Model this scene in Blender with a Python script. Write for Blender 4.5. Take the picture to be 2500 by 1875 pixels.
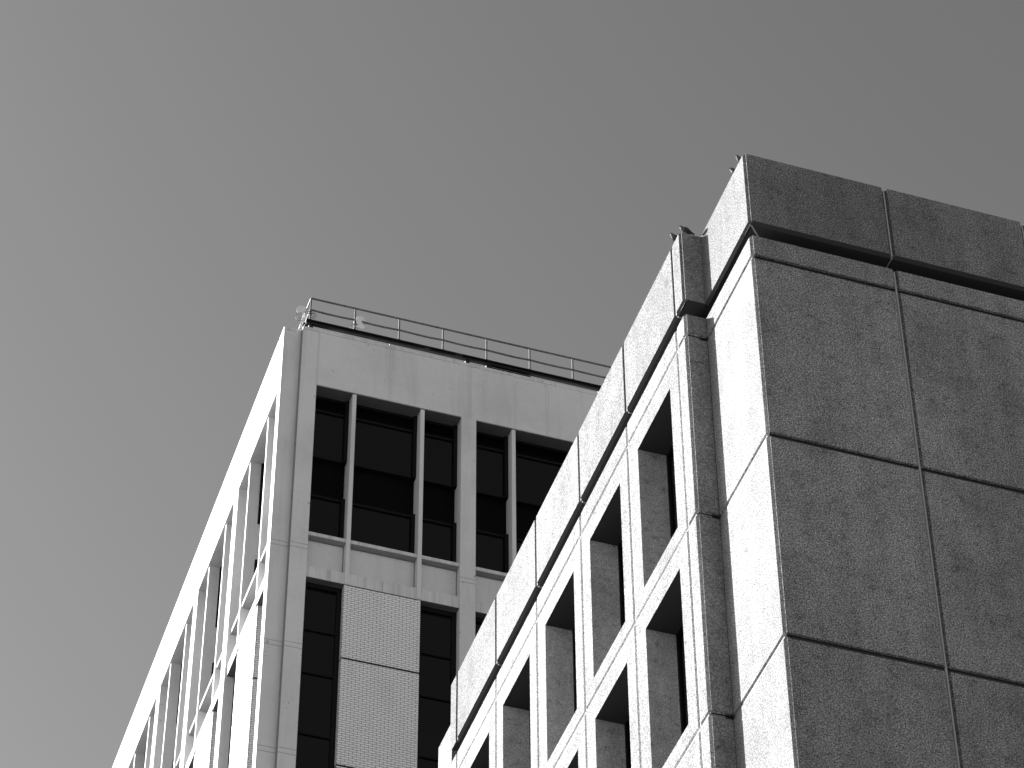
import bpy, bmesh, math, random
from mathutils import Vector, Matrix
random.seed(7)
for o in list(bpy.data.objects): bpy.data.objects.remove(o, do_unlink=True)
S = bpy.context.scene
COL = S.collection
R = math.radians

# ---------------------------------------------------------------- camera
# world: x runs along the shaded fronts, y runs away along the sunlit fronts, z up.
# the lens stands at the origin, 1.6 m above the street.
cam = bpy.data.objects.new('camera', bpy.data.cameras.new('camera'))
COL.objects.link(cam); S.camera = cam
F_PX, PIT, ROL, YAW = 7541.67, 0.771960363, -0.00659240091, 0.323765263
Fv = Vector((math.sin(YAW)*math.cos(PIT), math.cos(YAW)*math.cos(PIT), math.sin(PIT)))
r0 = Vector((math.cos(YAW), -math.sin(YAW), 0)); u0 = r0.cross(Fv)
rv = r0*math.cos(ROL)+u0*math.sin(ROL); uv = -r0*math.sin(ROL)+u0*math.cos(ROL)
cam.matrix_world = Matrix(((rv.x, uv.x, -Fv.x, 0), (rv.y, uv.y, -Fv.y, 0), (rv.z, uv.z, -Fv.z, 0), (0, 0, 0, 1)))
cam.data.sensor_width = 36; cam.data.sensor_fit = 'HORIZONTAL'
cam.data.lens = F_PX/2500*36
cam.data.clip_start = 0.5; cam.data.clip_end = 5000
S.render.resolution_x = 1024; S.render.resolution_y = 768

# ---------------------------------------------------------------- light, monochrome sky
SUN = Vector((-0.631, 0.589, 0.505)).normalized()
sun_el = math.asin(SUN.z); sun_az = math.atan2(SUN.x, SUN.y)
W = bpy.data.worlds.new('World'); S.world = W; W.use_nodes = True
nt = W.node_tree; nt.nodes.clear()
out = nt.nodes.new('ShaderNodeOutputWorld'); bg = nt.nodes.new('ShaderNodeBackground')
sky = nt.nodes.new('ShaderNodeTexSky'); sky.sky_type = 'NISHITA'; sky.sun_disc = False
sky.sun_elevation = sun_el; sky.sun_rotation = sun_az
sky.air_density = 1.5; sky.dust_density = 0.7; sky.ozone_density = 1.0
sep = nt.nodes.new('ShaderNodeSeparateColor')
nt.links.new(sky.outputs[0], sep.inputs[0])
def wm(sock, k):
    m = nt.nodes.new('ShaderNodeMath'); m.operation = 'MULTIPLY'; nt.links.new(sock, m.inputs[0]); m.inputs[1].default_value = k
    return m.outputs[0]
SKY_RGB = (1.48, 0.0, -0.38)        # black and white film response
a1 = nt.nodes.new('ShaderNodeMath'); a1.operation = 'ADD'
a2 = nt.nodes.new('ShaderNodeMath'); a2.operation = 'ADD'
nt.links.new(wm(sep.outputs[0], SKY_RGB[0]), a1.inputs[0]); nt.links.new(wm(sep.outputs[1], SKY_RGB[1]), a1.inputs[1])
nt.links.new(a1.outputs[0], a2.inputs[0]); nt.links.new(wm(sep.outputs[2], SKY_RGB[2]), a2.inputs[1])
mx = nt.nodes.new('ShaderNodeMath'); mx.operation = 'MAXIMUM'; mx.inputs[1].default_value = 0.0
nt.links.new(a2.outputs[0], mx.inputs[0]); nt.links.new(mx.outputs[0], bg.inputs[0]); bg.inputs[1].default_value = 0.06
nt.links.new(bg.outputs[0], out.inputs[0])
sl = bpy.data.lights.new('sun', 'SUN'); sl.energy = 4.3; sl.angle = R(0.5); sl.color = (1, 1, 1)
so = bpy.data.objects.new('sun', sl); COL.objects.link(so)
so.rotation_euler = (-SUN).to_track_quat('-Z', 'Y').to_euler()
vs = S.view_settings; vs.view_transform = 'Standard'; vs.look = 'None'; vs.gamma = 1; vs.use_curve_mapping = False
vs.exposure = 2.0
S.render.engine = 'CYCLES'

# ---------------------------------------------------------------- materials (all grey: the place is seen in monochrome)
def mat(name, base, rough=0.8, spec=0.3):
    m = bpy.data.materials.new(name); m.use_nodes = True
    b = m.node_tree.nodes['Principled BSDF']
    b.inputs['Base Color'].default_value = (base, base, base, 1); b.inputs['Roughness'].default_value = rough
    b.inputs['Specular IOR Level'].default_value = spec
    return m
class NB:
    def __init__(s, m): s.t = m.node_tree; s.b = s.t.nodes['Principled BSDF']; s.tc = s.t.nodes.new('ShaderNodeTexCoord')
    def n(s, k, **kw):
        x = s.t.nodes.new(k)
        for a, v in kw.items(): setattr(x, a, v)
        return x
    def l(s, a, b): s.t.links.new(a, b)
    def mapping(s, scale):
        mp = s.n('ShaderNodeMapping'); s.l(s.tc.outputs['Object'], mp.inputs[0]); mp.inputs['Scale'].default_value = scale; return mp.outputs[0]
    def noise(s, scale, detail=2, rough=0.5, vec=None, dist=0):
        x = s.n('ShaderNodeTexNoise'); x.inputs['Scale'].default_value = scale; x.inputs['Detail'].default_value = detail
        x.inputs['Roughness'].default_value = rough; x.inputs['Distortion'].default_value = dist
        s.l(vec if vec else s.tc.outputs['Object'], x.inputs['Vector']); return x.outputs[0]
    def ramp(s, fac, pts):
        x = s.n('ShaderNodeValToRGB'); e = x.color_ramp.elements
        while len(e) < len(pts): e.new(0.5)
        for i, (p, v) in enumerate(pts): e[i].position = p; e[i].color = (v, v, v, 1)
        s.l(fac, x.inputs[0]); return x.outputs[0]
    def mul(s, a, b):
        x = s.n('ShaderNodeMath', operation='MULTIPLY'); s.l(a, x.inputs[0])
        if isinstance(b, float): x.inputs[1].default_value = b
        else: s.l(b, x.inputs[1])
        return x.outputs[0]
    def add(s, a, b):
        x = s.n('ShaderNodeMath', operation='ADD'); s.l(a, x.inputs[0])
        if isinstance(b, float): x.inputs[1].default_value = b
        else: s.l(b, x.inputs[1])
        return x.outputs[0]
    def bump(s, h, strength, dist):
        x = s.n('ShaderNodeBump'); x.inputs['Strength'].default_value = strength; x.inputs['Distance'].default_value = dist
        s.l(h, x.inputs['Height']); s.l(x.outputs[0], s.b.inputs['Normal'])
    def base(s, c): s.l(c, s.b.inputs['Base Color'])

def aggregate(name, k=1.0, bump=0.45, con=1.0):
    m = mat(name, 0.2, 0.85, 0.25); g = NB(m)
    grain = g.noise(34, 3, 0.75); grain2 = g.noise(75, 1, 0.5)
    c = g.ramp(grain, [(0.36, max(0.015, 0.19-0.165*con)*k), (0.5, 0.19*k), (0.64, (0.19+0.215*con)*k)])
    sp = g.ramp(grain2, [(0.36, 0.55), (0.52, 1.0), (0.7, 1.25)])
    big = g.ramp(g.noise(1.1, 5, 0.62), [(0.32, 0.80), (0.5, 1.0), (0.7, 1.08)])
    mid = g.ramp(g.noise(5.5, 4, 0.65), [(0.28, 0.62), (0.43, 1.0), (0.7, 1.06)])
    streak = g.ramp(g.noise(2.4, 3, 0.6, g.mapping((1.0, 1.0, 0.16))), [(0.34, 0.86), (0.55, 1.03)])
    smudge = g.ramp(g.noise(4.2, 5, 0.72, g.mapping((0.8, 0.8, 1.9)), 0.5), [(0.30, 0.50), (0.40, 0.96), (0.6, 1.0)])
    soft = g.ramp(g.noise(0.7, 3, 0.55, g.mapping((1.0, 1.0, 0.22))), [(0.32, 0.84), (0.68, 1.10)])
    oi = g.n('ShaderNodeObjectInfo'); pm = g.n('ShaderNodeMapRange'); g.l(oi.outputs['Random'], pm.inputs[0]); pm.inputs[3].default_value = 0.94; pm.inputs[4].default_value = 1.09
    c = g.mul(g.mul(g.mul(c, smudge), soft), pm.outputs[0])
    c = g.mul(g.mul(g.mul(g.mul(c, sp), big), mid), streak); g.base(c)
    g.bump(g.add(g.mul(grain, 1.0), g.mul(grain2, 0.5)), bump, 0.012)
    return m
M_AGG = aggregate('exposed_aggregate_concrete')
M_AGGS = aggregate('smooth_reveal_concrete', 1.8, 0.08, 0.3)
M_AGGP = aggregate('weathered_aggregate_concrete', 0.76)
M_AGGR = aggregate('return_aggregate_concrete', 1.05, 0.25, 0.6)
M_AGGG = aggregate('darker_joint_edge_concrete', 0.42)  # darker tone for one side chamfer of the front panels
M_SHADE_GRIME = mat('slot_shade_and_joint_grime', 0.038, 0.95)  # shade of the deep slot put into the colour; also grime in joints
M_HEAD = mat('shade_dark_window_head', 0.026, 0.9)  # shade under the window head painted in as a darker colour

def painted(name, base, chips=True):
    m = mat(name, base, 0.7, 0.3); g = NB(m)
    big = g.ramp(g.noise(0.55, 5, 0.6), [(0.3, 0.90), (0.6, 1.02)])
    fine = g.ramp(g.noise(9, 4, 0.6), [(0.3, 0.955), (0.6, 1.0)])
    streak = g.ramp(g.noise(3.0, 3, 0.65, g.mapping((1, 1, 0.07))), [(0.30, 0.90), (0.5, 1.0)])
    vein = g.ramp(g.noise(2.3, 6, 0.75, dist=1.6), [(0.485, 1.0), (0.5, 0.90), (0.515, 1.0)])
    patch = g.ramp(g.noise(0.42, 2, 0.5), [(0.52, 0.0), (0.62, 1.0)])
    mixv = g.n('ShaderNodeMix', data_type='FLOAT'); g.l(patch, mixv.inputs[0]); mixv.inputs[2].default_value = 1.0; g.l(vein, mixv.inputs[3])
    c = g.mul(g.mul(g.mul(g.mul(big, fine), streak), mixv.outputs[0]), base)
    if chips:
        c = g.mul(c, g.ramp(g.noise(6.5, 2, 0.5), [(0.235, 0.6), (0.265, 1.0)]))
    g.base(c); g.bump(g.noise(22, 4, 0.6), 0.12, 0.004)
    return m
M_PAINT = painted('painted_concrete', 0.58)
M_SILL = painted('weathered_painted_sill', 0.58)
# sills carry run marks
g = NB(M_SILL)
old = g.b.inputs['Base Color'].links[0].from_socket
g.base(g.mul(old, g.ramp(g.noise(7.0, 2, 0.7, g.mapping((1, 1, 0.02))), [(0.35, 0.80), (0.55, 1.0)])))
M_SOFFIT = painted('shade_dark_soffit_concrete', 0.12)  # soffit shade put into a dark base colour
M_SOFFIT2 = painted('sill_underside_shade', 0.30)  # shade beneath the sills, painted as a darker underside
M_LINE = mat('joint_and_shade_line', 0.20, 0.9)
M_STAIN = mat('faint_joint_line', 0.42, 0.9)
M_SEAL = mat('pale_joint_sealant', 0.30, 0.6)
M_SEALB = mat('grey_joint_sealant', 0.2, 0.7)
M_SEALD = mat('dark_joint_sealant', 0.03, 0.8)
M_DARK = mat('dark_recess', 0.02, 0.9)
M_FRAME = mat('black_window_frame', 0.004, 0.6, 0.15)
M_SPAN = mat('black_glazed_spandrel', 0.002, 0.5, 0.05)
M_FASC = mat('black_steel_beam', 0.018, 0.6, 0.2)
g = NB(M_FASC); g.base(g.ramp(g.noise(2.2, 5, 0.7), [(0.45, 0.010), (0.62, 0.016), (0.72, 0.075)]))
M_RAIL = mat('galvanised_rail', 0.16, 0.5, 0.4)
g = NB(M_RAIL); g.base(g.ramp(g.noise(9, 3, 0.6), [(0.3, 0.06), (0.7, 0.13)]))
M_DISH = mat('dish_white', 0.62, 0.45)
M_CABLE = mat('cable', 0.05, 0.5)
def glass(name, v, rough, spec):
    m = mat(name, v, rough, spec); g = NB(m)
    g.base(g.ramp(g.noise(0.35, 2, 0.5), [(0.3, v*0.7), (0.7, v*1.4)])); g.bump(g.noise(0.8, 1, 0.5), 0.03, 0.05)
    return m
M_GLASS = glass('dark_window_glass', 0.002, 0.12, 0.36)
M_GLASS2 = glass('dark_recessed_glass', 0.001, 0.2, 0.1)

def brickmat(axis):
    m = mat('glazed_white_brick_'+axis, 0.8, 0.5); g = NB(m)
    sx = g.n('ShaderNodeSeparateXYZ'); g.l(g.tc.outputs['Object'], sx.inputs[0])
    cb = g.n('ShaderNodeCombineXYZ'); g.l(sx.outputs[0 if axis == 'x' else 1], cb.inputs[0]); g.l(sx.outputs[2], cb.inputs[1])
    def bk(mortar):
        b = g.n('ShaderNodeTexBrick'); g.l(cb.outputs[0], b.inputs['Vector'])
        b.inputs['Scale'].default_value = 1; b.inputs['Brick Width'].default_value = 0.204; b.inputs['Row Height'].default_value = 0.0725
        b.inputs['Mortar Size'].default_value = 0.0062; b.inputs['Mortar Smooth'].default_value = 0.25; b.inputs['Bias'].default_value = 0
        b.inputs['Color1'].default_value = (0.95,)*3+(1,); b.inputs['Color2'].default_value = (1,)*3+(1,)
        b.inputs['Mortar'].default_value = (mortar,)*3+(1,); return b
    b = bk(0.05)
    wet = g.ramp(g.noise(2.2, 4, 0.7, g.mapping((1.6, 1.6, 0.35))), [(0.30, 0.93), (0.5, 1.0)])
    wet2 = g.ramp(g.noise(14, 3, 0.6), [(0.3, 0.95), (0.6, 1.0)])
    c = g.mul(g.mul(g.mul(b.outputs['Color'], wet), wet2), 0.75)
    g.base(c); 
    inv = g.n('ShaderNodeMath', operation='SUBTRACT'); inv.inputs[0].default_value = 1; g.l(b.outputs['Fac'], inv.inputs[1])
    g.bump(inv.outputs[0], 0.8, 0.008)
    return m
M_BRX = brickmat('x'); M_BRY = brickmat('y')
M_ASPH = mat('worn_asphalt', 0.10, 0.9); g = NB(M_ASPH)
g.base(g.ramp(g.noise(60, 4, 0.7), [(0.3, 0.07), (0.7, 0.13)]))
M_PAVE = mat('pavement_concrete', 0.25, 0.9); g = NB(M_PAVE)
g.base(g.ramp(g.noise(1.5, 6, 0.7), [(0.3, 0.2), (0.7, 0.3)]))

# ---------------------------------------------------------------- mesh helpers
class MB:
    def __init__(s): s.bm = bmesh.new()
    def box(s, x0, x1, y0, y1, z0, z1):
        if x0 > x1: x0, x1 = x1, x0
        if y0 > y1: y0, y1 = y1, y0
        if z0 > z1: z0, z1 = z1, z0
        v = [s.bm.verts.new((x, y, z)) for x in (x0, x1) for y in (y0, y1) for z in (z0, z1)]
        for f in ((0,1,3,2),(4,6,7,5),(0,4,5,1),(2,3,7,6),(0,2,6,4),(1,5,7,3)): s.bm.faces.new([v[i] for i in f])
        return s
    def quad(s, *p): s.bm.faces.new([s.bm.verts.new(q) for q in p]); return s
    def tube(s, pts, r, n=8):
        pts = [Vector(p) for p in pts]; rings = []
        for i, p in enumerate(pts):
            t = (pts[min(i+1, len(pts)-1)]-pts[max(i-1, 0)]).normalized()
            a = t.orthogonal().normalized() if abs(t.z) > 0.9 else t.cross(Vector((0, 0, 1))).normalized()
            b = t.cross(a); rr = r[i] if isinstance(r, (list, tuple)) else r
            rings.append([s.bm.verts.new(p+(a*math.cos(2*math.pi*k/n)+b*math.sin(2*math.pi*k/n))*rr) for k in range(n)])
        for i in range(len(rings)-1):
            for k in range(n): s.bm.faces.new((rings[i][k], rings[i][(k+1) % n], rings[i+1][(k+1) % n], rings[i+1][k]))
        s.bm.faces.new(rings[0][::-1]); s.bm.faces.new(rings[-1]); return s
    def build(s, name, material, parent=None, smooth=False, mats=None, bevel=0):
        bmesh.ops.recalc_face_normals(s.bm, faces=s.bm.faces)
        if bevel: bmesh.ops.bevel(s.bm, geom=list(s.bm.edges), offset=bevel, segments=1, affect='EDGES')
        me = bpy.data.meshes.new(name); s.bm.to_mesh(me); s.bm.free()
        me.materials.append(material)
        for x in (mats or []): me.materials.append(x)
        if smooth: me.polygons.foreach_set('use_smooth', [True]*len(me.polygons))
        o = bpy.data.objects.new(name, me); COL.objects.link(o)
        if parent: o.parent = parent; o.matrix_parent_inverse = Matrix.Translation(parent.location).inverted()
        return o
def thing(name, label, cat, loc, group=None):
    o = bpy.data.objects.new(name, None); COL.objects.link(o); o.location = loc
    o['label'] = label; o['category'] = cat
    if group: o['group'] = group
    return o
def struct(o): o['kind'] = 'structure'; return o

# facade frame: s runs along the face, d goes into the building, z up
class Face:
    def __init__(s, kind, plane): s.k = kind; s.p = plane
    def pt(s, a, d, z): return (a, s.p+d, z) if s.k == 'A' else (s.p+d, a, z)
    def box(s, mb, a0, a1, d0, d1, z0, z1):
        if s.k == 'A': mb.box(a0, a1, s.p+d0, s.p+d1, z0, z1)
        else: mb.box(s.p+d0, s.p+d1, a0, a1, z0, z1)

# precast panel with chamfered arrises and, if asked, a deep window opening
def panel(F, a0, a1, z0, z1, parent, name='wall_panel', ch=(0.045,)*4, thick=0.30, hole=None, hd=0.64, gap=0.014, m=None, jit=0.003):
    cl, cr, cb, ct = ch                       # chamfer at low s, high s, bottom, top (0: butt joint)
    if name == 'parapet_panel': m = m or M_AGGP
    zg = 0.053 if F.k == 'A' else gap
    if F.k == 'A': cb = min(cb, 0.01) if name != 'parapet_panel' else cb; ct = min(ct, 0.01)
    a0 += gap if cl and cl != 0.05 else 0; a1 -= gap if cr else 0; z0 += zg if cb and name != 'parapet_panel' else 0; z1 -= zg if name in ('wall_panel', 'window_panel') else 0
    j = random.uniform(-jit, jit)
    mb = MB(); bm = mb.bm
    def ring(x0, x1, y0, y1, d): return [bm.verts.new(F.pt(*q)) for q in ((x0, d, y0), (x1, d, y0), (x1, d, y1), (x0, d, y1))]
    def bridge(p, q, mi=0):
        for i in range(4):
            f = bm.faces.new((p[i], p[(i+1) % 4], q[(i+1) % 4], q[i])); f.material_index = (2 if i == 2 else mi) if mi else 0
    c = 0.030 if F.k == 'B' else 0.045
    if name == 'parapet_panel': c = 0.07
    if cl == 0.05: c = 0.05 if name != 'parapet_panel' else 0.06
    f0 = ring(a0+cl, a1-cr, z0+cb, z1-ct, j)
    f1 = ring(a0, a1, z0, z1, c if c else 0.001)
    f2 = ring(a0, a1, z0, z1, thick)
    bridge(f0, f1)
    bm.faces.ensure_lookup_table()
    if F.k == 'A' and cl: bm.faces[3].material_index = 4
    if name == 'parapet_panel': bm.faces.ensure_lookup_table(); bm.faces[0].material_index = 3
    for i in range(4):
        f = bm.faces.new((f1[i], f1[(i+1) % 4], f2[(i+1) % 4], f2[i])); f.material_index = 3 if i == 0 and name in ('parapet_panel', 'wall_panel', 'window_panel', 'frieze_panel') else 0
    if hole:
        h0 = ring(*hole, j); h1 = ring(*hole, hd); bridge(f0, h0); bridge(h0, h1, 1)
    else: bm.faces.new(f0)
    # orientation by hand is awkward for the open shells; Cycles shades both sides alike
    return mb.build(name, m or M_AGG, parent, mats=[M_AGGS, M_HEAD, M_SHADE_GRIME, M_AGGG])

# ================================================================= GROUND
mb = MB(); mb.quad((-900, -900, -1.72), (900, -900, -1.72), (900, 900, -1.72), (-900, 900, -1.72)); struct(mb.build('ground', M_ASPH))
mb = MB(); mb.box(12.5, 60, 31.5, 36.2, -1.71, -1.58); mb.box(12.5, 16.4, 36.2, 56.5, -1.71, -1.58); mb.box(9.5, 60, 56.5, 60.3, -1.71, -1.58); mb.box(9.5, 13.4, 60.3, 125, -1.71, -1.58)
struct(mb.build('pavement', M_PAVE))

# ================================================================= RIGHT BUILDING (precast, exposed aggregate)
XC, YC, XM, YR = 16.912, 36.244, 16.462, 38.58
GZ = -1.6
RB = thing('office_building', 'nearer block of dark rough concrete panels with a deep slot under its parapet', 'building', (XC, YC, GZ))
FA = Face('A', YC); FB = Face('B', XC); FM = Face('B', XM); FR = Face('A', YR)
PT, PB, FT = 44.885, 42.93, 42.57            # parapet top, parapet bottom, frieze top
ZJ = [42.0, 37.425, 32.83, 28.24, 23.65]     # horizontal joint centres
AX = [XC+0.05, 19.862, 22.835, 25.80, 28.77, 31.74]
YJ = [YR, 39.03, 41.868, 44.69, 47.525, 50.30, 53.16]
C5 = 0.045; C8 = 0.05
seal = MB(); seald = MB(); sealm = MB()
def vseal(F, a, z0, z1):
    d = 0.026 if F.k == 'B' else 0.034
    F.box(sealm if F.k == 'B' else seal, a-0.0155, a+0.0155, d, 0.1, z0, z1)
def hseal(F, a0, a1, z):
    if F.k == 'A': F.box(seald, a0, a1, 0.075, 0.12, z-0.056, z+0.056)
    else: F.box(sealm, a0, a1, 0.026, 0.12, z-0.0155, z+0.0155)
# --- shaded front, slightly proud of the corner arris so that its edge catches the sun
FAp = Face('A', YC-0.007)
for i in range(len(AX)-1):
    a0, a1 = AX[i], AX[i+1]; cl = 0 if i == 0 else C5
    panel(FAp, a0, a1, PB, PT, RB, 'parapet_panel', (0 if i == 0 else C5, C5, C8, 0.02), 0.34)
    panel(FAp, a0, a1, ZJ[0], FT, RB, 'frieze_panel', (cl, C5, C5, 0.02), 0.40)
    for k in range(4): panel(FAp, a0, a1, ZJ[k+1], ZJ[k], RB, 'wall_panel', (cl, C5, C5, C5))
    if i:
        vseal(FAp, a0, ZJ[4], FT-0.03); vseal(FAp, a0, PB+0.03, PT-0.05)
for z in ZJ[:4]: hseal(FAp, AX[0], AX[-1], z)
# --- corner bay, sunlit side
panel(FB, YC, YR, PB, PT, RB, 'parapet_panel', (0.05, 0, C8, 0.02), 0.08)
panel(FB, YC, YR, ZJ[0], FT, RB, 'frieze_panel', (0.05, 0, C5, 0.02), 0.052)
for k in range(4): panel(FB, YC, YR, ZJ[k+1], ZJ[k], RB, 'wall_panel', (0.05, 0, C5, C5), 0.052)
mb = MB(); mb.box(XC+0.056, XC+0.3, YC+0.32, YR+.2, ZJ[4], FT-.02); mb.box(XC+0.056, XC+0.3, YC+0.13, YR+.2, FT-.12, FT-.02); mb.build('frieze_backing', M_SHADE_GRIME, RB)
for z in ZJ[:4]: hseal(FB, YC+0.06, YR, z)
# --- return between corner bay and window wall
for z0, z1, nm in [(PB, PT, 'parapet_panel'), (ZJ[0], FT, 'frieze_panel')]+[(ZJ[k+1], ZJ[k], 'wall_panel') for k in range(4)]:
    top = 0.02 if nm != 'wall_panel' else C5
    bot = C8 if nm == 'parapet_panel' else C5
    panel(Face('A', YR-0.008), XM+0.05, XC+0.02, z0, z1, RB, nm, (0, 0, bot, top), 0.28, m=M_AGGR)
for z in ZJ[:4]: hseal(FR, XM+0.06, XC, z)
FB.box(seald, YR-0.012, YR+0.0, -0.008, 0.02, ZJ[4], FT)
# --- window wall
Y = YJ
panel(FM, Y[0], Y[1], PB, PT, RB, 'parapet_panel', (0.05, C5, C8, 0.02), 0.08)
panel(FM, Y[0], Y[1], ZJ[0], FT, RB, 'frieze_panel', (0.05, C5, C5, 0.02), 0.40)
for k in range(4): panel(FM, Y[0], Y[1], ZJ[k+1], ZJ[k], RB, 'wall_panel', (0.05, C5, C5, C5))
WIN = []
for i in range(1, 6):
    a0, a1 = Y[i], Y[i+1]
    panel(FM, a0, a1, PB, PT, RB, 'parapet_panel', (C5, C5, C8, 0.02), 0.34)
    panel(FM, a0, a1, ZJ[0], FT, RB, 'frieze_panel', (C5, C5, C5, 0.02), 0.40)
    for k in range(4):
        w0 = a0+0.475; w1 = w0+1.82; zt = ZJ[k]-0.575; zb = zt-3.58
        panel(FM, a0, a1, ZJ[k+1], ZJ[k], RB, 'window_panel', (C5,)*4, 0.30, (w0, w1, zb, zt))
        WIN.append((w0, w1, zb, zt))
for i in range(1, 7):
    vseal(FM, Y[i], ZJ[4], FT-0.03)
    if i < 6: vseal(FM, Y[i], PB+0.03, PT-0.05)
for z in ZJ[:4]: hseal(FM, YR+0.06, 53.16, z)
# --- end pier beyond the last joint: the parapet stops at 53.62, the pier carries on lower
YE, YP = 54.56, 53.62
vseal(FM, Y[6], PB+0.03, PT-0.05)
panel(FM, Y[6], YP, PB, PT, RB, 'parapet_panel', (C5, 0.0, 0.0, 0.02), 0.34)
mb = MB(); FM.box(mb, Y[6]+0.36, YE, 0.0, 2.2, ZJ[4], PB); FM.box(mb, YP, YE, 0.0, 0.6, PB, 43.735); FM.box(mb, Y[6]+0.014, Y[6]+0.36, 0.002, 0.4, ZJ[4], FT)
mb.build('end_pier', M_AGG, RB)
# glazing
for (w0, w1, zb, zt) in WIN:
    mb = MB(); F = FM; d = 0.60; t = 0.055
    F.box(mb, w0, w0+t, d, d+.08, zb, zt); F.box(mb, w1-t, w1, d, d+.08, zb, zt); F.box(mb, w0, w1, d+.003, d+.083, zt-t, zt); F.box(mb, w0, w1, d+.003, d+.083, zb, zb+t)
    F.box(mb, (w0+w1)/2-.02, (w0+w1)/2+.02, d+.01, d+.07, zb, zt)
    fr = mb.build('window', M_FRAME, RB)
    mb = MB(); F.box(mb, w0-.05, w1+.05, d+.045, d+.06, zb-.05, zt+.05); mb.build('pane', M_GLASS2, fr)
# body behind the panels
mb = MB()
mb.box(XC+0.30, 40, YC+0.30, YE, GZ, ZJ[0]-0.15); mb.box(XM+0.70, XC+0.30, YR+0.3, YE, GZ, ZJ[0]-0.15)
mb.build('wall_core', M_DARK, RB)
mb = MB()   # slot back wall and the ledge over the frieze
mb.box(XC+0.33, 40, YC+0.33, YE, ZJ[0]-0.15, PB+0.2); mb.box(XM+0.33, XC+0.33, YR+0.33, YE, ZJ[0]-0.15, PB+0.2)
mb.build('slot_wall', M_SHADE_GRIME, RB)
mb = MB(); mb.box(XC+0.078, 40, YC+0.10, YE-.5, PB+0.01, 44.86); mb.box(XM+0.078, XC+0.30, YR+0.06, YP, PB+0.012, 44.864); mb.build('roof', M_SHADE_GRIME, RB)
mb = MB()   # plain base wall below the panels in view
mb.box(XC, AX[-1], YC, YC+0.3, GZ, ZJ[4]); mb.box(XC, XC+0.3, YC+0.3, YR, GZ, ZJ[4]); mb.box(XM, XM+0.3, YR, YE, GZ, ZJ[4])
mb.box(AX[-1], 40, YC, YC+0.3, GZ, PT); mb.box(XM+0.3, XC, YR, YR+0.28, GZ, ZJ[4])
mb.build('base_wall', M_AGG, RB)
# mitre bead under the corner of the parapet and small beads at the slot
def bead(p, q, w=0.016, t=0.03):
    mb = MB(); bm = mb.bm
    p = Vector(p); q = Vector(q); t_ = (q-p).normalized(); s_ = t_.cross(Vector((0, 0, 1))).normalized()*w
    vv = [bm.verts.new(x) for x in (p-s_, p+s_, q+s_, q-s_, p-s_+Vector((0, 0, t)), p+s_+Vector((0, 0, t)), q+s_+Vector((0, 0, t)), q-s_+Vector((0, 0, t)))]
    for f in ((0,1,2,3),(4,7,6,5),(0,4,5,1),(1,5,6,2),(2,6,7,3),(3,7,4,0)): bm.faces.new([vv[i] for i in f])
    mb.build('slot_sealant', M_SEAL, RB)
bead((XC+0.07, YC+0.07, PB-0.004), (XC+0.33, YC+0.33, PB-0.004))
for y in Y[1:6]: bead((XM+0.06, y, PB-0.006), (XM+0.32, y, PB-0.006), 0.012)
for x in AX[1:]: bead((x, YC+0.06, PB-0.006), (x, YC+0.32, PB-0.006), 0.012)
seal.build('joint_sealant', M_SEAL, RB); seald.build('joint_backing', M_SEALD, RB); sealm.build('joint_sealant', M_SEALB, RB)

# ================================================================= LEFT BUILDING (painted frame, dark glass, white brick)
YA, XL = 60.51, 13.54
LB = thing('tower_building', 'pale painted office tower behind with black windows, thin fins and white brick panels', 'building', (XL, YA, GZ))
GA = Face('A', YA); GB = Face('B', XL)
TOP = 62.56; SOF = 60.38; SOFB = 60.325; ZLOW = 38.0
COLJ = [(54.42, 54.27), (51.00, 50.845), (47.56, 47.40), (44.1, 43.95), (40.65, 40.5)]
# corner column in two steps
mb = MB(); mb.box(XL, 14.10, YA+0.165, 61.04, GZ, TOP-0.13); mb.build('corner_column', M_PAINT, LB)
mb = MB(); mb.box(XL-0.004, 14.046, YA+0.155, 61.2, TOP-0.13, TOP-0.02); mb.build('column_cap', M_SILL, LB)
mb = MB(); mb.box(14.052, 14.53, YA+0.001, YA+0.9, GZ, SOF); mb.build('column', M_PAINT, LB)
mb = MB(); mb.box(14.036, 14.053, YA+0.012, YA+0.17, GZ, TOP-.12); mb.build('groove_shade_strip', M_LINE, LB)  # added dark strip that paints the shade in the column groove
# parapet beams
mb = MB(); mb.box(14.052, 45, YA, YA+0.5, SOF, TOP-0.11); mb.build('parapet_beam', M_PAINT, LB)
mb = MB(); mb.box(14.046, 45, YA-0.012, YA+0.5, TOP-0.11, TOP); mb.build('parapet_coping', M_SILL, LB)
mb = MB(); mb.box(XL+0.0, XL+0.5, 61.04, 118, SOFB, TOP-0.17); mb.build('parapet_beam', M_PAINT, LB)
mb = MB(); mb.box(XL-0.012, XL+0.5, 61.2, 118, TOP-0.17, TOP-0.06); mb.build('parapet_coping', M_SILL, LB)
# faint board marks on the front beam
mb = MB()
for x, w in ((14.51, .012), (14.545, .008), (16.64, .01), (16.70, .008), (18.98, .01), (19.04, .01), (19.07, .006), (21.33, .012), (21.40, .008), (23.7, .01), (20.4, .006)):
    GA.box(mb, x, x+w, -0.0025, 0.01, SOF+.004, TOP-0.12)
mb.build('board_marks', M_STAIN, LB)

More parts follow.
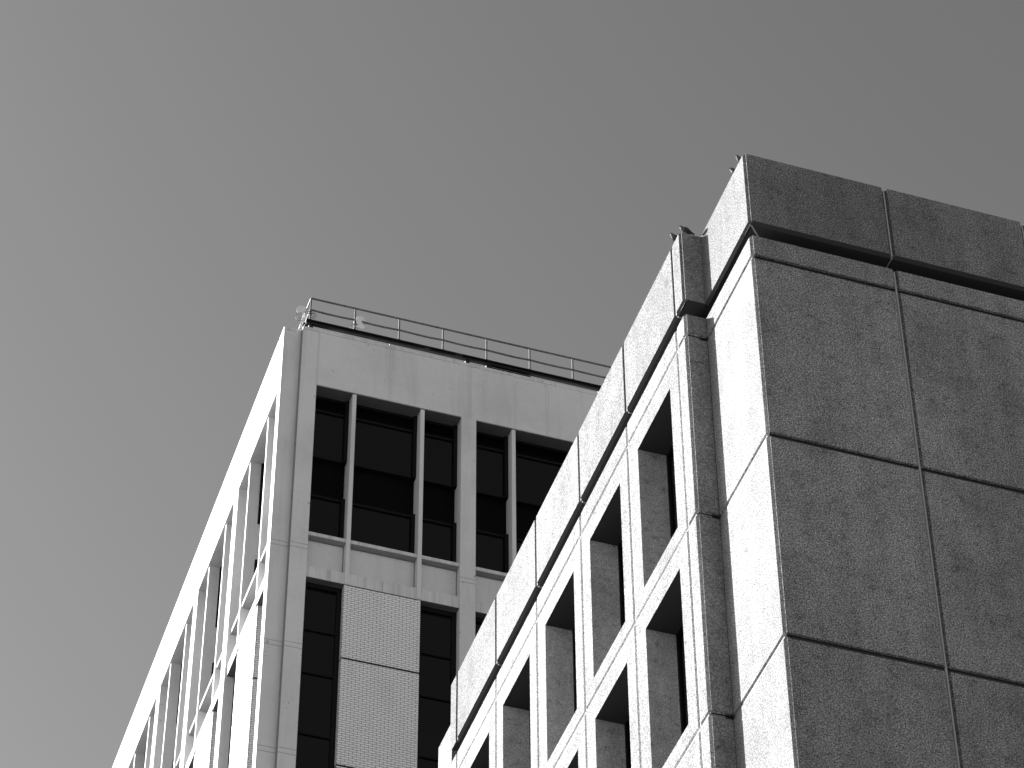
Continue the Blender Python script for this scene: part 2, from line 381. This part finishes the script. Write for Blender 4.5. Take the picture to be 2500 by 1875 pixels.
def facade(F, p0, pitch, n, sof, side, lower_from=ZLOW):
    """p0: s of the first opening's near edge; every bay: fins at +1.07 and +3.07, pier after 4.26"""
    OP = 4.26; PW = pitch-OP
    g_sill = side
    for b in range(n):
        a = p0+b*pitch
        # pier at the far side
        mb = MB(); F.box(mb, a+OP, a+pitch, 0.0, 0.62, GZ, sof); mb.build('pier', M_PAINT, LB)
        # fins of the top storeys
        for f0 in (1.07, 3.07):
            mb = MB(); F.box(mb, a+f0, a+f0+0.115, 0.045, 0.58, 53.375, sof); mb.build('fin', M_PAINT, LB)
        # soffit lining; on the front its shade is put into the dark colour
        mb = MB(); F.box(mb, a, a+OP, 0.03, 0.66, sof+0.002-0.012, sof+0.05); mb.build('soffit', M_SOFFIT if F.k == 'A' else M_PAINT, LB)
        # sill, spandrel and floor beam, cut by the fins
        segs = [(0, 1.07), (1.185, 3.07), (3.185, OP)]
        for s0, s1 in segs:
            mb = MB(); F.box(mb, a+s0, a+s1, 0.085, 0.55, 54.86, 54.975); mb.build('sill', M_SILL, LB)
            mb = MB(); F.box(mb, a+s0, a+s1, 0.29 if F.k == 'A' else 0.44, 0.62, 53.76, 54.86); mb.build('spandrel', M_PAINT, LB)
            mb = MB(); F.box(mb, a+s0+.002, a+s1-.002, 0.10, 0.29 if F.k == 'A' else 0.44, 54.852, 54.861); mb.build('sill_shade_plate', M_SOFFIT2, LB)  # thin added plate, coloured dark for the shade below the sill
            mb = MB(); F.box(mb, a+s0+.002, a+s1-.002, 0.075, 0.3, 53.367, 53.376); mb.build('beam_shade_plate', M_SOFFIT, LB)  # thin added plate, coloured dark for the shade below the beam
        mb = MB()
        for s0, s1 in segs:
            D_ = 0.29 if F.k == 'A' else 0.44
            F.box(mb, a+s1-.028, a+s1-.001, D_-.004, D_+.05, 53.76, 54.85); F.box(mb, a+s0, a+s1, D_-.005, D_+.05, 54.825, 54.851); F.box(mb, a+s0, a+s1, D_-.006, D_+.05, 53.761, 53.775)
        mb.build('spandrel_joint', M_LINE, LB)
        mb = MB()
        for s0, s1 in segs[:1]+segs[2:]+[(1.185, 2.12), (2.133, 3.07)]: F.box(mb, a+s0, a+s1, 0.065, 0.62, 53.375, 53.76)
        F.box(mb, a+2.12, a+2.133, 0.085, 0.6, 53.38, 53.76)
        mb.build('floor_beam', M_SILL, LB)
        if F.k == 'B' and b == 0:
            pass
        # top storey windows: glass above, recessed black band, glass below
        for s0, s1 in segs:
            for z0, z1, d in ((58.03, sof, 0.42), (54.975, 56.66, 0.42)):
                mb = MB(); t = 0.10 if F.k == 'A' else 0.06
                top2 = z1 > 60
                F.box(mb, a+s0, a+s0+0.03, d, d+.1, z0, z1); F.box(mb, a+s1-t, a+s1, d-.06, d+.1, z0, z1)
                F.box(mb, a+s0, a+s1, d+.003, d+.1, z1-0.09, z1-0.012); F.box(mb, a+s0, a+s1, d+.003, d+.1, z0, z0+0.05)
                if top2: F.box(mb, a+s0, a+s1, d+.005, d+.1, z1-0.60, z1-0.53)
                fr = mb.build('window', M_FRAME, LB)
                mb = MB(); F.box(mb, a+s0+.02, a+s1-.02, d+.05, d+.07, z0+.02, (z1-0.55) if top2 else z1-.03); mb.build('pane', M_GLASS, fr)
                if top2:
                    mb = MB(); F.box(mb, a+s0+.02, a+s1-.02, d+.055, d+.07, z1-0.55, z1-.03); mb.build('transom_pane', M_GLASS2, fr)
            mb = MB(); F.box(mb, a+s0, a+s1, 0.57, 0.6, 56.66, 58.03); mb.build('dark_band', M_SPAN, LB)
        # lower storeys: brick pier in the middle, tall windows at both sides
        zt = 53.372; lv = [50.89, 47.42, 43.95, 40.48]
        tops = [zt]+[l-0.03 for l in lv]; bots = [l+0.03 for l in lv]+[ZLOW]
        for z1, z0 in zip(tops, bots):
            mb = MB(); F.box(mb, a+1.07, a+3.19, 0.09, 0.5, z0, z1); mb.build('brick_panel', M_BRX if F.k == 'A' else M_BRY, LB)
        if F.k == 'B':
            mb = MB()
            for z1, z0 in zip(tops, bots): mb.box(XL+0.092, XL+0.3, a+1.066, a+1.0705, z0+.001, z1-.001)
            mb.build('brick_return', M_BRX, LB)
        else:
            pass
        mb = MB()
        for l in lv: F.box(mb, a+1.062, a+3.195, 0.075, 0.4, l-0.03, l-0.004); F.box(mb, a+1.08, a+3.18, 0.12, 0.4, l-0.004, l+0.03)
        mb.build('shelf_angle', M_FRAME, LB)
        for s0, s1, L in ((0.0, 1.07, 0.05), (3.19, OP, 0.04)):
            d = 0.28; mb = MB()
            F.box(mb, a+s0, a+s0+L+.05, d, d+.1, ZLOW, zt); F.box(mb, a+s1-0.13, a+s1, d-.004, d+.1, ZLOW, zt)
            F.box(mb, a+s0, a+s1, d+.003, d+.1, zt-0.14, zt)
            zs = [51.83, 50.40, 48.42, 46.98, 45.0, 43.55, 41.6, 40.1]
            for z in zs: F.box(mb, a+s0, a+s1, d+.006, d+.1, z-0.075, z)
            fr = mb.build('window', M_FRAME, LB)
            zz = [zt]+zs+[ZLOW]
            for q in range(len(zz)-1):
                mb = MB(); F.box(mb, a+s0+.02, a+s1-.02, d+.05, d+.07, zz[q+1]-.03, zz[q]-.04); mb.build('pane', M_GLASS, fr)
facade(GA, 14.53, 4.70, 3, SOF, 0)
facade(GB, 61.04, 4.78, 7, SOFB, 1)
# thin double lines round columns and piers
mb = MB()
for za, zb in COLJ:
    for z in (za, zb):
        w = 0.012
        mb.box(XL-.002, 14.05, YA+0.162, YA+0.2, z*1.0015-w, z*1.0015); mb.box(14.054, 14.532, YA-.002, YA+0.1, z-w, z)
        for b in range(3): GA.box(mb, 14.53+b*4.7+4.258, 14.53+b*4.7+4.702, -.003, 0.05, z-w, z)
mb.build('column_joint', M_LINE, LB)
# body behind, base walls below
mb = MB(); mb.box(XL+0.61, 45, YA+0.61, 118, GZ, TOP-0.5); mb.build('wall_core', M_DARK, LB)
mb = MB(); mb.box(14.53, 45, YA+0.08, YA+0.6, GZ, ZLOW); mb.box(XL+0.08, XL+0.6, 61.04, 118, GZ, ZLOW); mb.build('base_wall', M_PAINT, LB)

# ================================================================= ROOFTOP RAILING ON ITS BLACK BEAM
YF = YA+0.15
RA = thing('roof_railing', 'two bar metal railing on a black steel beam along the pale tower roof', 'railing', (14.27, YF, 63.0))
mb = MB()
mb.box(14.15, 45, YF-.01, YF+0.01, 62.83, 62.95); mb.box(14.15, 45, YF-0.07, YF+0.02, 62.945, 62.98); mb.box(14.15, 45, YF-0.07, YF+0.02, 62.805, 62.835)
mb.box(14.15, 14.17, YF+.14, 75, 62.80, 63.00); mb.box(14.10, 14.30, YF+.14, 75, 62.985, 63.02); mb.box(14.10, 14.30, YF+.14, 75, 62.765, 62.80)
mb.build('steel_beam', M_FASC, RA)
mb = MB()
for x, w in ((14.24, .12), (14.33, .02), (18.93, .12), (19.56, .12), (23.0, .13), (27.2, .12), (31, .12)): mb.box(x, x+w, YF-.05, YF+.12, 62.45, 62.804)
mb.build('beam_bracket', M_FASC, RA)
mb = MB()
for x in (16.62, 19.98, 20.40, 20.86): mb.box(x, x+.03, YA+.02, YA+.06, 62.56, 62.66)
mb.build('bolt', M_RAIL, RA)
mb = MB()   # dark flashing closing part of the gap under the beam
mb.box(19.68, 20.92, YF+.02, YF+.05, 62.4, 62.8); mb.build('flashing', M_FASC, RA)
mb = MB(); mb.quad((19.60, YF+.03, 63.09), (20.9, YF+.03, 63.06), (20.9, YF+.25, 63.1), (19.60, YF+.25, 63.13)); mb.box(19.6, 20.9, YF+.02, YF+.05, 63.02, 63.075); mb.build('kick_board', M_RAIL, RA)
posts = [14.27+1.3275*i for i in range(14)]
for x in posts:
    mb = MB(); mb.tube([(x, YF, 62.95), (x, YF, 63.90)], 0.026, 10); mb.box(x-.05, x+.05, YF-.03, YF+.05, 63.02, 63.035); mb.build('post', M_RAIL, RA)
for y in (YF+1.35, YF+4.05):
    mb = MB(); mb.tube([(14.27, y, 62.95), (14.27, y, 63.90)], 0.021, 10); mb.build('post', M_RAIL, RA)
mb = MB(); mb.tube([(14.27, YF, 63.90), (45, YF, 63.90)], 0.029, 10); mb.tube([(14.27, YF, 63.90), (14.27, 72, 63.90)], 0.023, 10)
mb.build('top_rail', M_RAIL, RA)
mb = MB()
pts = []
for i in range(13):
    x = posts[i]
    pts += [(x, YF, 63.43), (x+.45, YF, 63.412+random.uniform(-.006, .004)), (x+.9, YF, 63.412+random.uniform(-.008, .004))]
mb.tube(pts, 0.029, 10); mb.tube([(14.27, YF, 63.43), (14.27, 72, 63.43)], 0.023, 10)
mb.build('mid_rail', M_RAIL, RA)

# ================================================================= DISHES
def dish(name, label, c, n, rad, mount, loops):
    T = thing(name, label, 'antenna', c, 'small white dish antennas clamped to the roof railing')
    n = Vector(n).normalized(); a = n.orthogonal().normalized(); b = n.cross(a); c = Vector(c)
    mb = MB(); bm = mb.bm; N = 32
    prof = [(0.0, -0.30), (0.35, -0.27), (0.75, -0.10), (0.97, 0.06), (1.0, 0.10), (1.0, 0.20), (0.96, 0.20), (0.6, 0.24), (0.0, 0.26)]
    rings = []
    for rr, h in prof:
        if rr == 0: rings.append([bm.verts.new(c+n*(h*rad))]); continue
        rings.append([bm.verts.new(c+n*(h*rad)+(a*math.cos(2*math.pi*k/N)+b*math.sin(2*math.pi*k/N))*(rr*rad)) for k in range(N)])
    for i in range(len(rings)-1):
        p, q = rings[i], rings[i+1]
        for k in range(N):
            k2 = (k+1) % N
            if len(p) == 1: bm.faces.new((p[0], q[k], q[k2]))
            elif len(q) == 1: bm.faces.new((p[k], p[k2], q[0]))
            else: bm.faces.new((p[k], p[k2], q[k2], q[k]))
    mb.build('reflector', M_DISH, T, smooth=True)
    mb = MB(); m = Vector(mount); back = c-n*(0.30*rad)
    mb.tube([back, back-n*0.06, m+Vector((0, 0, 0.04))], 0.016, 8)
    mb.tube([back-n*0.02+b*0.05, m+Vector((0, 0, -0.06))], 0.010, 6)
    mb.box(m.x-.035, m.x+.035, m.y-.04, m.y+.035, m.z-.09, m.z-.05); mb.box(m.x-.035, m.x+.035, m.y-.04, m.y+.035, m.z+.02, m.z+.06)
    mb.box(back.x-.04, back.x+.04, back.y-.035, back.y+.035, back.z-.05, back.z+.05)
    mb.build('mount', M_RAIL, T)
    mb = MB()
    for (cx, cy, cz, r1, r2, ph) in loops:
        mb.tube([(cx+r1*math.cos(t), cy+0.03*math.sin(t*2+ph), cz+r2*math.sin(t)) for t in [ph+2*math.pi*k/22*0.93 for k in range(23)]], 0.0055, 6)
    mb.build('cable', M_CABLE, T)
    return T
dish('dish_antenna', 'small white dish clamped to the second railing post facing right', (15.76, YF+.02, 63.40), (0.50, -0.80, -0.25), 0.19, (15.60, YF, 63.30),
     [(15.53, YF, 63.12, .05, .12, 0.3), (15.57, YF-.04, 63.10, .04, .10, 1.5), (15.66, YF-.02, 63.15, .05, .08, 2.2)])
dish('dish_antenna', 'small dish at the roof corner beside looped cables and the end post', (14.02, YF+.05, 63.38), (-0.30, -0.90, -0.10), 0.15, (14.27, YF, 63.33),
     [(14.36, YF-.02, 63.20, .09, .085, 0.3), (14.37, YF-.03, 63.21, .075, .07, 1.2), (14.35, YF, 63.18, .10, .095, 2.4),
      (13.97, YF+.05, 63.08, .10, .16, 1.0), (13.99, YF+.02, 63.11, .07, .11, 2.0), (14.16, YF, 63.2, .07, .12, .6)])
# conduit bundle running down from the corner dish
mb = MB()
for k in range(3): mb.tube([(14.22-.05*k, YF-.02, 63.35), (14.16-.05*k, YF-.05, 63.12), (14.08-.03*k, YF-.03, 62.85), (14.03-.03*k, YF+.05, 62.58), (14.03-.03*k, YF+.25, 62.5)], 0.014, 6)
mb.build('conduit', M_DISH, RA)

# ================================================================= PIGEONS
M_PB = mat('pigeon_feathers', 0.2, 0.7); g = NB(M_PB)
sx = g.n('ShaderNodeSeparateXYZ'); g.l(g.tc.outputs['Object'], sx.inputs[0])
mr = g.n('ShaderNodeMapRange'); g.l(sx.outputs[0], mr.inputs[0]); mr.inputs[1].default_value = 0.02; mr.inputs[2].default_value = 0.07; mr.inputs[3].default_value = 0.035; mr.inputs[4].default_value = 0.085
g.base(g.mul(mr.outputs[0], g.ramp(g.noise(60, 3, 0.6), [(0.3, 0.7), (0.7, 1.1)])))
M_PW = mat('pigeon_wing', 0.03, 0.7); g = NB(M_PW)
g.base(g.ramp(g.noise(30, 2, 0.6), [(0.4, 0.02), (0.6, 0.045), (0.66, 0.12)]))
M_PL = mat('pigeon_leg', 0.12, 0.7)
def pigeon(label, loc, yaw, headup=0.0, sc=0.80):
    """local +x is forward, origin between the feet"""
    T = thing('pigeon', label, 'pigeon', loc, 'pigeons perched on the parapet of the dark block')
    T.rotation_euler = (0, 0, yaw); T.scale = (sc,)*3
    def part(mb, name, m, parent=T, smooth=True):
        o = mb.build(name, m, None, smooth=smooth); o.parent = parent; return o
    mb = MB(); bm = mb.bm; N = 14
    # spine: x, z, half width, half height
    sp = [(-.185, .062, .020, .004), (-.13, .075, .026, .008), (-.085, .088, .038, .022), (-.04, .103, .052, .042), (.01, .115, .058, .052),
          (.05, .126, .052, .050), (.078, .145, .045, .047), (.094, .172+headup*.6, .037, .038), (.102, .192+headup, .032, .031), (.110, .208+headup, .030, .028),
          (.122, .213+headup, .024, .023), (.136, .209+headup, .010, .010), (.150, .203+headup, .0035, .004), (.158, .199+headup, .001, .0015)]
    rings = []
    for i, (x, z, w, h) in enumerate(sp):
        p = sp[max(i-1, 0)]; q = sp[min(i+1, len(sp)-1)]; t = Vector((q[0]-p[0], 0, q[1]-p[1])).normalized(); up = Vector((-t.z, 0, t.x))
        rings.append([bm.verts.new(Vector((x, 0, z))+Vector((0, 1, 0))*w*math.cos(2*math.pi*k/N)+up*h*math.sin(2*math.pi*k/N)) for k in range(N)])
    for i in range(len(rings)-1):
        for k in range(N): bm.faces.new((rings[i][k], rings[i][(k+1) % N], rings[i+1][(k+1) % N], rings[i+1][k]))
    bm.faces.new(rings[0]); bm.faces.new(rings[-1][::-1])
    for sgn in (-1, 1):   # legs grow out of the belly
        mb.tube([(.005, sgn*.022, .075), (.010, sgn*.022, .045), (.000, sgn*.022, .006)], [.012, .005, .004], 6)
        for a in (-.5, 0, .5, math.pi): mb.tube([(.0, sgn*.022, .006), (.026*math.cos(a), sgn*.022+.026*math.sin(a), .004)], [.004, .002], 5)
    part(mb, 'body', M_PB)
    for sgn in (-1, 1):
        mb = MB(); bm = mb.bm; rr = []
        for x, z, w, h, off in [(.058, .128, .006, .018, .044), (.035, .122, .010, .036, .051), (-.01, .112, .012, .042, .053), (-.06, .097, .010, .030, .043), (-.12, .084, .006, .014, .024), (-.165, .075, .003, .005, .012)]:
            rr.append([bm.verts.new(Vector((x, sgn*(off+w*math.cos(2*math.pi*k/8)), z+h*math.sin(2*math.pi*k/8)))) for k in range(8)])
        for i in range(len(rr)-1):
            for k in range(8): bm.faces.new((rr[i][k], rr[i][(k+1) % 8], rr[i+1][(k+1) % 8], rr[i+1][k]))
        bm.faces.new(rr[0]); bm.faces.new(rr[-1][::-1]); part(mb, 'wing', M_PW)
        mb = MB(); mb.bm.free(); mb.bm = bmesh.new()
        bmesh.ops.create_icosphere(mb.bm, subdivisions=1, radius=.0035, matrix=Matrix.Translation((.118, sgn*.0245, .214+headup))); part(mb, 'eye', M_CABLE)
    return T
pigeon('dark winged pigeon standing whole in view on the lower parapet return', (16.62, 38.60, PT), R(183), -.028, 1.0)
pigeon('pigeon peeking over the lower parapet just left of the fully visible one', (16.50, 38.87, PT), R(205), -.045, 1.0)
pigeon('upper pigeon of the two at the highest parapet corner', (16.995, 36.54, PT), R(205), -.045, 1.0)
pigeon('lower pigeon of the two at the highest parapet corner', (17.0, 36.85, PT), R(190), -.05, 1.0)
